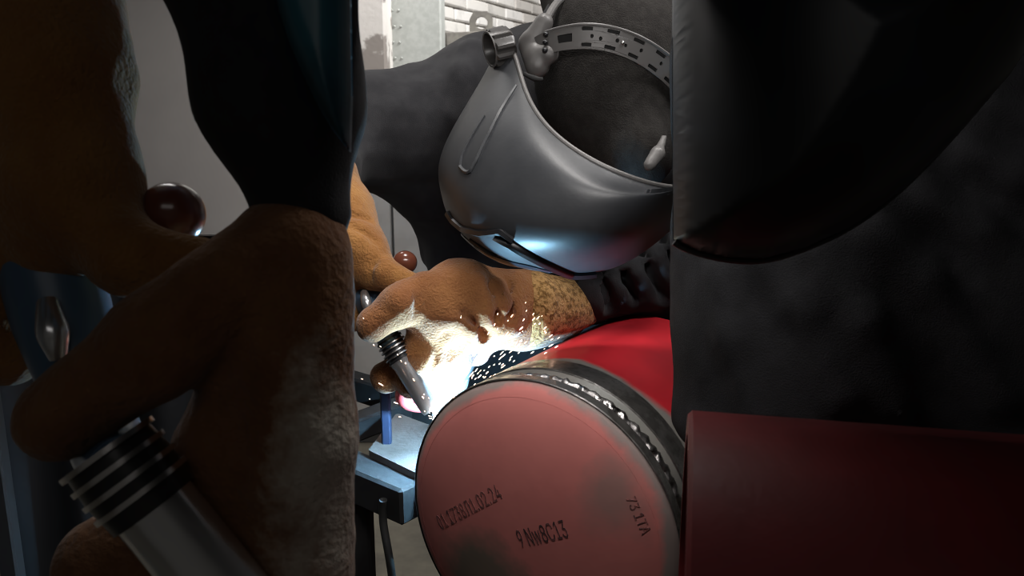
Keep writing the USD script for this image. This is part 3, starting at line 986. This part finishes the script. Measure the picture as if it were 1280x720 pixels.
HB = P(720, 330, .76)
hel = Thing('welding_helmet', 'dark grey welding helmet worn by the bending welder, blue-lit at its chin', 'welding helmet', HB)
S = np.array([uv_at(584, 205)[::-1]])
hel.part('shell', sheet(surf(G_v, G_u), surf(G_v, G_u, -.0035)), m_shell, smooth=50, label='dark grey plastic face shell')


def on_shell(pts, w, off0, off1, n=40):
    """A flat strip along a polyline drawn on the shell; w: half width(s) in grid px metres."""
    uv = np.array([uv_at(*q) for q in pts])
    s = np.r_[0, np.cumsum(np.linalg.norm(np.diff(np.array(pts, float), axis=0), axis=1))]
    s /= s[-1]
    q = np.linspace(0, 1, n)
    uvs = np.stack([np.interp(q, s, uv[:, k]) for k in range(2)], 1)
    c = surf(uvs[:, 0], uvs[:, 1])
    nrm = (surf(uvs[:, 0], uvs[:, 1], .01) - c) / .01
    t = np.gradient(c, axis=0); t /= np.linalg.norm(t, axis=1)[:, None] + 1e-12
    side = np.cross(nrm, t)
    ww = np.interp(q, np.linspace(0, 1, len(np.atleast_1d(w))), np.atleast_1d(w))[:, None]
    rows = lambda o: np.stack([c + side * ww * k + nrm * (o * (1 - .5 * abs(k))) for k in (-1, -.5, 0, .5, 1)], 0)
    return sheet(rows(off1), rows(off0))


hel.part('rim_edge', tube(surf(np.zeros(60), np.linspace(0, 1, 60)), .0024, 10), m_band, label='lighter rolled rim of the shell')
hel.part('side_rib', on_shell([(646, 108), (636, 125), (612, 165), (596, 200), (588, 214), (581, 216), (577, 208)], [.001, .0022, .0022, .0018], -.001, .0026), m_shell, label='long raised rib on the shell side')
hel.part('side_rib', on_shell([(577, 208), (578, 196), (588, 172), (606, 146)], [.0016, .0012, .0008], -.001, .0018), m_shell)
hel.part('lens_frame', on_shell([(561, 266), (568, 276), (580, 287), (604, 290), (628, 289), (640, 300)], [.003, .0036, .0034, .003], -.001, .005), m_black, label='black lens frame edge')
hel.part('lens_frame', on_shell([(622, 294), (640, 304), (662, 318), (690, 332), (716, 342), (745, 345)], [.001, .0048, .0056, .005, .003], -.001, .006), m_black)
hel.part('lens_frame', on_shell([(588, 299), (600, 306), (612, 314), (622, 319)], [.0008, .002, .0016, .0008], -.001, .003), m_black)
hel.part('lens_cover', on_shell([(576, 296), (600, 312), (630, 326), (660, 334), (690, 338)], [.003, .007, .009, .006, .002], -.001, .0022), m_lens, label='glossy lens cover')

# headband with punched slots
bl = np.array([P(*q) for q in [(664, 66, .815), (684, 54, .80), (708, 48, .79), (735, 46, .782), (765, 50, .78), (795, 61, .785), (820, 76, .793), (845, 97, .805), (872, 128, .825), (890, 165, .85)]])
cs = CubicSpline(np.linspace(0, 1, len(bl)), bl)
BL = np.sum(np.linalg.norm(np.diff(cs(np.linspace(0, 1, 200)), axis=0), axis=1))
BW = .0225
band = sg.box(0, -BW / 2, BL, BW / 2).buffer(.002).buffer(-.002)
holes = []
slot = lambda x, y, w, h: sg.box(x - w / 2, y - h / 2, x + w / 2, y + h / 2).buffer(.0008)
holes.append(slot(.054, -.000, .018, .006))
for x in (.082, .110, .138, .166, .19):
    holes += [slot(x, .0072, .011, .0016), slot(x, -.0072, .011, .0016)]
    holes += [sg.Point(x + .006, .0005).buffer(.0019)]
holes += [sg.Point(.098, -.001).buffer(.0019), sg.Point(.126, -.0012).buffer(.0016)]
for h_ in holes:
    band = band.difference(h_)
bmsh = trimesh.creation.extrude_polygon(band, .002, engine='earcut').subdivide_to_size(.006, max_iter=8)


def on_band(s, y, o):
    t = np.clip(s / BL, 0, 1)
    c = cs(t)
    tg = cs(t, 1); tg /= np.linalg.norm(tg, axis=1)[:, None]
    nr = c - P(770, 120, .93)
    nr -= tg * (nr * tg).sum(1)[:, None]
    nr /= np.linalg.norm(nr, axis=1)[:, None]
    view = CAM - c
    view -= tg * (view * tg).sum(1)[:, None]
    view /= np.linalg.norm(view, axis=1)[:, None]
    nr = nr * .45 + view * .75
    nr /= np.linalg.norm(nr, axis=1)[:, None]
    up = np.cross(nr, tg)
    up *= np.sign((up @ UPV))[:, None]
    w = np.interp(t, [0, .12, .3, 1], [.9, .95, 1.05, 1.05])[:, None]
    return c + up * (y[:, None] * w) + nr * o[:, None]


v = bmsh.vertices
bmsh.vertices = on_band(v[:, 0], v[:, 1], v[:, 2])
hb = hel.part('headband', bmsh, m_band, smooth=False, label='grey slotted headband')
s = np.linspace(.03, BL, 60)
for y_ in (BW / 2 - .0004,):
    hel.part('band_edge', tube(on_band(s, np.full(60, y_ * 1.03), np.full(60, .0012)), .0015, 8), m_band, parent=hb)
ss, yy = np.meshgrid(np.linspace(.002, BL - .002, 70), np.linspace(-BW / 2 + .001, BW / 2 - .001, 6), indexing='ij')
lin = lambda o: on_band(ss.ravel(), yy.ravel(), np.full(ss.size, o)).reshape(70, 6, 3)
hel.part('slot_darkener', sheet(lin(-.0008), lin(-.004)), m_slot, parent=hb, label='added black strip darkening the slots')  # dark strip added so the slots look like shaded holes
q = on_band(np.array([.122]), np.array([.0]), np.array([.002]))[0]
hel.part('stud', trimesh.creation.icosphere(2, .0022).apply_translation(q), m_rib, parent=hb)
# pivots
def block(pts, r, h=.0022, k=.004, extra=None):
    cps = [(P(*a[:3]), P(*b[:3]), r1, r2) for a, b, r1, r2 in pts]
    lo, hi = bounds(cps, .01)
    return smooth_mesh(net(limbs(cps, k, extra), lo, hi, h), 2)


hel.part('pivot_clamp', block([((664, 55, .82), (672, 82, .812), .0135, .0125), ((672, 70, .812), (686, 68, .805), .0125, .010), ((680, 28, .812), (668, 48, .815), .0095, .011)], 0), m_band, smooth=True, label='moulded clamp at the side pivot')
hel.part('pivot_slot', tube([P(655, 92, .797), P(668, 98, .795), P(678, 99, .796)], [.002, .003, .002], 10, spline=10), m_slot)
for k, y_ in enumerate((43, 53, 63)):
    hel.part('clip_tooth', trimesh.creation.icosphere(2, .0028).apply_translation(P(682 - k * .5, y_, .795)), m_black)
hel.part('top_strap', tube([P(682, 26, .815), P(690, 12, .83), P(704, -4, .85), P(730, -22, .88), P(760, -34, .90)], [.004, .004, .0042, .0045, .0045], 10, spline=20), m_band)
# knob, ribbed and hollow, its open end to the left
ka, kb_ = P(612, 62, .826), P(642, 55, .834)
n = 44
an = np.linspace(0, 2 * np.pi, n, endpoint=False)
ky = (kb_ - ka) / np.linalg.norm(kb_ - ka)
kx = np.cross(ky, UPV); kx /= np.linalg.norm(kx)
kz = np.cross(ky, kx)
KL = .023
rib_ = .0195 * (1 + .05 * np.sign(np.sin(an * 11)))
V, prof_k = [], [(.010, .0), (.010, .70), (.002, .80), (0, .86), (0, .93), (.002, 1.0), (KL - .003, 1.0), (KL, .9), (KL, 0)]
for s_, f_ in prof_k:
    rr_ = np.where(f_ >= .99, rib_, .0195) * f_
    V += [ka + ky * s_ + kx * a_ * r_ + kz * b_ * r_ for a_, b_, r_ in zip(np.cos(an), np.sin(an), rr_)]
F = []
for i_ in range(len(prof_k) - 1):
    for j in range(n):
        k = (j + 1) % n
        F += [[i_ * n + j, i_ * n + k, (i_ + 1) * n + k], [i_ * n + j, (i_ + 1) * n + k, (i_ + 1) * n + j]]
km = trimesh.Trimesh(V, F, process=False); km.fix_normals()
hel.part('adjusting_knob', km, m_knob, smooth=25, label='black ribbed tension knob')
hel.part('knob_rim', lathe([(-.0006, .0166), (-.0006, .0184), (.0008, .0184), (.0008, .0166), (-.0006, .0166)], ka, kb_, 44), m_band)
# right-hand pivot, hidden behind
kr = P(888, 190, .845)
hel.part('adjusting_knob', lathe([(0, 0), (0, .016), (.002, .0175), (.02, .0175), (.022, .016), (.022, 0)], kr, kr + np.array([1, .2, 0]), 30), m_black, smooth=25)
hel.part('strap_end', block([((812, 206, .745), (822, 192, .75), .006, .007), ((822, 192, .75), (830, 172, .765), .005, .003)], 0), m_band, smooth=True, label='grey strap end inside the shell')

# ------------------------------------------------------------------ the near gear, with added racks whose unseen shelves keep light off it
def inflate(pts, d, H, W, wall=.004, h=6.0):
    """A domed shell over an outline: rises by H (metres, towards the camera) over the first W pixels from its edge."""
    poly = sg.Polygon(pts).buffer(0)
    x0, y0, x1, y1 = poly.bounds
    ring = np.array([poly.exterior.interpolate(t, normalized=True).coords[0] for t in np.linspace(0, 1, 160, endpoint=False)])
    gx, gy = np.meshgrid(np.arange(x0, x1, h), np.arange(y0, y1, h))
    inner = np.array([(x, y) for x, y in zip(gx.ravel(), gy.ravel()) if poly.buffer(-h * .6).contains(sg.Point(x, y))])
    more = [np.array([poly.buffer(-e).exterior.interpolate(t, normalized=True).coords[0] for t in np.linspace(0, 1, 140, endpoint=False)]) for e in (1.0, 2.5)]
    q = np.vstack([ring, *more, inner])
    tri = Delaunay(q).simplices
    keep = [poly.buffer(.2).contains(sg.Point(*q[t].mean(0))) for t in tri]
    tri = tri[np.array(keep)]
    e = np.array([poly.exterior.distance(sg.Point(*a)) for a in q])
    rise = H * np.sqrt(np.maximum(1 - (1 - np.minimum(e / W, 1)) ** 2, 0))
    base = np.array([P(a, b, d) for a, b in q])
    front, back = base - FWD * rise[:, None], base - FWD * np.maximum(rise - wall, -wall)[:, None] + FWD * 0
    n = len(q)
    edges = np.sort(np.vstack([tri[:, [0, 1]], tri[:, [1, 2]], tri[:, [2, 0]]]), axis=1)
    u, c = np.unique(edges, axis=0, return_counts=True)
    F = [*tri.tolist(), *(tri[:, ::-1] + n).tolist()]
    for a, b in u[c == 1]:
        F += [[a, b, b + n], [a, b + n, a + n]]
    m = trimesh.Trimesh(np.vstack([front, back]), F, process=False)
    m.fix_normals()
    return m


SHZ = 1.56


def rack(name, label, x0, x1, y0, y1, px_post):
    t = Thing(name, label, 'rack', ((x0 + x1) / 2, (y0 + y1) / 2, 0))
    t.part('shelf', box((x0, y0, SHZ), (x1, y1, SHZ + .018), .004), m_rack, smooth=False)
    for y in (y0 + .02, y1 - .02):
        t.part('post', box((px_post - .018, y - .018, 0), (px_post + .018, y + .018, SHZ), .003), m_rack, smooth=False)
        t.part('foot', box((px_post - .16, y - .02, 0), (px_post + .16, y + .02, .03), .004), m_rack, smooth=False)
    t.part('rail', tube([(x0 + .01, (y0 + y1) / 2, SHZ - .02), (x1 - .01, (y0 + y1) / 2, SHZ - .02)], .010), m_rack)
    t.part('tie_rail', beam((px_post, y0 + .03, .35), (px_post, y1 - .03, .35), .02, .03), m_rack, smooth=False)
    return t


rack('shade_rack', 'unseen steel rack added so its shelf shades the gear at the left', -.62, -.006, .20, .60, -.58)  # added out of view to block the overhead light here
rack('shade_rack', 'unseen steel rack added so its shelf shades the gear at the right', .006, .80, .16, .62, .77)

# left: screen added as a dim backdrop, curtain added to darken below it
a, b, c = P(-60, -60, .80), P(330, 292, .80), P(161, 100, .80)
scr = Thing('added_screen', 'grey sheet-metal screen with an upright seam, added as a dim backdrop at the upper left', 'screen', ((a[0] + b[0]) / 2, a[1], b[2]))
ztop = SHZ
scr.part('sheet', box((a[0], .775, b[2]), (c[0] - .003, .783, ztop), .002), m_sheet, smooth=False)
scr.part('sheet', box((c[0] + .003, .775, b[2]), (b[0], .783, ztop), .002), m_sheet, smooth=False)
for q_ in (a[0] + .012, b[0] - .012):
    scr.part('leg', box((q_ - .010, .786, 0), (q_ + .010, .802, ztop), .002), m_rack, smooth=False)
scr.part('seam_strip', box((c[0] - .004, .783, b[2]), (c[0] + .004, .789, ztop), .001), m_seam, smooth=False)
gx, gz = np.meshgrid(np.linspace(a[0] - .02, b[0] - .02, 90), np.linspace(.03, SHZ, 40), indexing='ij')
gy = .826 + .010 * np.sin(gx * 70) + .006 * np.sin(gx * 31 + gz * 2)
cur_f = np.stack([gx, gy, gz], -1)
single('added_curtain', sheet(cur_f, cur_f + [0, .002, 0]), m_navy, 'dark navy curtain added to darken the gap behind the gear at the left', 'curtain', smooth=True)  # added dark sheet, there only to keep this corner dark

# dark sleeve hanging down to the big glove
fs = [C(318, -70, .385, 132, 352, 120, .385, 92), C(352, 120, .385, 92, 378, 262, .385, 62), C(300, -60, .40, 90, 318, -140, .40, 100)]
lo, hi = bounds(fs, .02)
single('work_jacket', smooth_mesh(net(limbs(fs, .02, lambda p, d: d + .006 * (meshkit.fbm(p * 20, 3, 6) - .5)), lo, hi, .0045)), m_jacket,
       'sleeve of a black work jacket hanging over the large dim glove at the left', 'jacket', smooth=True)

# the large dim glove and the torch it holds
gc = [
    C(362, 322, .38, 80, 368, 560, .385, 72), C(368, 560, .385, 72, 366, 800, .40, 74),
    C(300, 350, .365, 62, 190, 435, .355, 62), C(190, 435, .355, 62, 78, 522, .35, 55),
    C(330, 430, .39, 62, 285, 560, .385, 62), C(285, 560, .385, 60, 300, 760, .40, 58),
    C(250, 650, .42, 60, 132, 705, .41, 60),
]
gcr = snap(gc, [C(286, 282, .3, 8, 262, 385, .3, 10), C(262, 385, .3, 10, 245, 452, .3, 10), C(318, 530, .3, 9, 268, 640, .3, 11), C(350, 690, .3, 5, 318, 740, .3, 6), C(300, 540, .3, 4, 262, 600, .3, 4)], -.0005)
lo, hi = bounds(gc, .02)
pcx = P(432, 620, .36)  # centre of the arc-lit pale area painted into the glove colour
m_gc = usdkit.material(stage, LK + 'brown_suede_arc_lit_patch', {
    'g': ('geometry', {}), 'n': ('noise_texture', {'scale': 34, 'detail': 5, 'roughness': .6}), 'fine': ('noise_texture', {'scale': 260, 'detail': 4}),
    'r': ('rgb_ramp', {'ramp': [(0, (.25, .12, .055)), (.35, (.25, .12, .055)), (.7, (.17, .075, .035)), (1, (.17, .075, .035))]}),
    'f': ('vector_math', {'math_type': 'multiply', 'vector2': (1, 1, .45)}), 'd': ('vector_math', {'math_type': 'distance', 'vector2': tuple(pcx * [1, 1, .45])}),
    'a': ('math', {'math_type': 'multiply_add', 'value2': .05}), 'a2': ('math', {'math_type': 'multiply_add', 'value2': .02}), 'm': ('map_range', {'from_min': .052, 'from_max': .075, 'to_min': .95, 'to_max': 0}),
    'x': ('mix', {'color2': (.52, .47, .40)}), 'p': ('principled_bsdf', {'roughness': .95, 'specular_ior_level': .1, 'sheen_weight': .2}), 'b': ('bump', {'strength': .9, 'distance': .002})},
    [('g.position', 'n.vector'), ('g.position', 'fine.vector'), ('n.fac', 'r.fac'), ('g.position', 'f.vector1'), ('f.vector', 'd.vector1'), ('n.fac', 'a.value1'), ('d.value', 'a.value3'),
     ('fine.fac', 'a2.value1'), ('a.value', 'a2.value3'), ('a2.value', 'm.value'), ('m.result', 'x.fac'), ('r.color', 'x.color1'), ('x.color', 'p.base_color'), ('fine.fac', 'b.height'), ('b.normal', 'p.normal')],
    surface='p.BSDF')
gl = Thing('work_glove', 'large dim brown suede glove at the left, its finger pointing down left over a torch', 'glove', P(330, 600, .385))
gcd = limbs(gc, .010)
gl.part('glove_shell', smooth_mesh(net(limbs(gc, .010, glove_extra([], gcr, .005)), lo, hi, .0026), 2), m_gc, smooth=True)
t0, t1 = P(330, 800, .355), P(158, 590, .345)
tw = Thing('spare_torch', 'dim torch with ribbed black collar under the large glove at the lower left', 'torch', t1)
L2 = np.linalg.norm(t1 - t0)
r2 = .0175
tw.part('nozzle', lathe([(0, r2 * .8), (0, r2 * .95), (.006, r2), (L2 * .9, r2), (L2 * .9, r2 * .5)], t0, t1, 40), m_chrome)
tw.part('collar', lathe([(L2 * .80, .004), (L2 * .80, r2 * 1.1), (L2 * .98, r2 * 1.16), (L2 + .012, r2 * 1.1), (L2 + .014, .006)], t0, t1, 40), m_collar)
for k in range(4):
    s0 = L2 * .88 + .0075 * k
    tw.part('rib', lathe([(s0, r2 * 1.1), (s0, r2 * 1.24), (s0 + .0024, r2 * 1.24), (s0 + .0024, r2 * 1.1)], t0, t1, 40), m_rib)
tw.part('handle', tube([t1, P(120, 520, .385), P(80, 400, .40), P(66, 330, .405)], [.016, .017, .023, .024], 28, spline=24), m_handle)
tw.part('trigger', tube([P(74, 448, .372), P(66, 415, .372), P(60, 378, .378)], [.004, .0075, .005], 18, spline=10), m_chrome)
tw.part('valve_knob', trimesh.creation.icosphere(4, .0165).apply_translation(P(215, 268, .41)), m_copper, smooth=True)
tw.part('valve_stem', tube([P(80, 350, .405), P(150, 300, .42), P(215, 268, .41)], .006, 14), m_copper)

# second glove at the upper left
gd = [C(30, -120, .41, 100, 62, 90, .40, 96), C(62, 90, .40, 96, 86, 230, .395, 82), C(86, 230, .395, 82, 70, 290, .395, 62),
      C(110, 270, .39, 58, 165, 325, .385, 44), C(165, 325, .385, 44, 258, 322, .385, 26), C(20, 260, .40, 60, -30, 400, .41, 55), C(0, 330, .42, 50, 10, 440, .42, 44)]
gdr = snap(gd, [C(60, 92, .3, 4, 150, 104, .3, 5), C(112, 262, .3, 5, 90, 330, .3, 5), C(40, 190, .3, 4, 30, 260, .3, 5)], -.0005)
lo, hi = bounds(gd, .02)
gl2 = Thing('work_glove', 'dim ochre-brown suede glove hanging at the upper left corner', 'glove', P(70, 200, .40))
gl2.part('glove_shell', smooth_mesh(net(limbs(gd, .010, glove_extra([], gdr, .006)), lo, hi, .0032), 2), m_glove2, smooth=True)

# helmet edge beside the sleeve, the blue arc sheen painted on as teal
sh = [(340, -40), (352, 20), (366, 62), (382, 98), (398, 132), (416, 162), (437, 190), (439, 120), (438, 40), (437, -40)]
single('helmet_edge', inflate(sh, .335, .018, 34, .003, 4.0), m_teal, 'helmet edge beside the dark sleeve with the blue arc sheen painted on as teal', 'helmet edge', smooth=True)

# right: domed dark helmet, jacket behind it, red pipe at the bottom
ho = [(843, -90), (842, 40), (842, 200), (843, 302), (868, 314), (905, 323), (950, 325), (1000, 312), (1060, 284), (1120, 240), (1180, 180), (1240, 110), (1300, 20), (1340, -90)]
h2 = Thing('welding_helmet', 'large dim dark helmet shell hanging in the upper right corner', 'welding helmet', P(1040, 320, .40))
h2.part('shell', inflate(ho, .42, .075, 230, .004, 7.0), m_sheenshell, smooth=True)
h2.part('lower_rim', tube([P(x, y, .419) for x, y in ho[3:12]], .0022, 10, spline=50), m_black)
fj = [C(1000, 60, .605, 158, 1000, 690, .605, 158), C(1210, 40, .61, 170, 1225, 690, .61, 170)]
jr2, jg2 = [], []
jf2 = limbs(fj, .05)
rr = []
for run in ([(905, 340), (920, 420), (950, 520)], [(960, 318), (1000, 380), (1050, 500)], [(1010, 318), (1075, 400), (1120, 510)], [(1090, 290), (1150, 350), (1250, 500)], [(1150, 245), (1220, 290), (1300, 360)], [(1210, 190), (1280, 220), (1340, 250)], [(1240, 130), (1300, 150), (1350, 160)]):
    rr += onto(lambda p: jf2(p), run, .010, .004)
lo, hi = bounds(fj, .02)
hem = P(1000, 585, .55)[2]
def fj_extra(p, d):
    d = d + .012 * (meshkit.fbm(p * 13, 3, 9) - .5)
    for r in rr:
        d = smin(d, cap_d(p, *r), .014)
    return smax(d, hem - p[:, 2], .01)
single('work_jacket', smooth_mesh(net(limbs(fj, .05, fj_extra), lo, hi, .006)), m_jacket2,
       'black work jacket with fanned folds hanging behind the helmet at the right', 'jacket', smooth=True)
pa = P(848, 800, .40)
pb = pa + np.array([1, -.215, 0]) * .3
rp = .114
ax2 = (pb - pa) / np.linalg.norm(pb - pa)
pq = Thing('red_pipe', 'red pipe with its dimness painted in, lying across the lower right corner', 'pipe', pa)
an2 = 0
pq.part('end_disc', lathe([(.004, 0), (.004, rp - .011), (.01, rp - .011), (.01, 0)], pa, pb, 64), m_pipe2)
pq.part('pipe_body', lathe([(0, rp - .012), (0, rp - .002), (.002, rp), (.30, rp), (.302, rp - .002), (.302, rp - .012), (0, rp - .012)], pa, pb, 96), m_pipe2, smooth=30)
ps = Thing('pipe_trestle', 'dark trestle holding up the dim red pipe at the lower right', 'stand', ((pa[0] + pb[0]) / 2, pa[1], 0))
for s_ in (.05, .25):
    q = pa + ax2 * s_
    for e_ in (-1, 1):
        ps.part('leg', beam((q[0], q[1] + e_ * .20, 0), (q[0], q[1] + e_ * .05, q[2] - rp - .012), .025, .025, up=(1, 0, 0)), m_rack, smooth=False)
    ps.part('saddle', box((q[0] - .015, q[1] - .07, q[2] - rp - .02), (q[0] + .015, q[1] + .07, q[2] - rp - .001), .003), m_rack, smooth=False)

lamp = Thing('front_fill_housing', 'slim black housing added around the unseen front fill light', 'lamp', (0, .47, 1.49))
zc = np.array([0.0, 0.475, 1.475]) - np.array([0.01, 0.74, 1.06]); zc /= np.linalg.norm(zc)
xc = np.cross([0, 0, 1.0], zc); xc /= np.linalg.norm(xc)
yc = np.cross(zc, xc)
lamp.part('housing', frame_box(np.array([0, .475, 1.475]) + zc * .014, xc, yc, zc, (.28, .06, .02), .004), m_black, smooth=False)  # body added around the front fill, no such fixture is known
for e_ in (-1, 1):
    lamp.part('hood', frame_box(np.array([0, .475, 1.475]) + zc * .002 + yc * e_ * .029, xc, yc, zc, (.28, .004, .024), .001), m_black, smooth=False)
for e_ in (-.12, .12):
    lamp.part('bracket', beam(np.array([e_, .475, 1.475]) + zc * .02, np.array([e_, .475, SHZ + .002]), .012, .012, .001, up=(0, 1, 0)), m_rack, smooth=False)
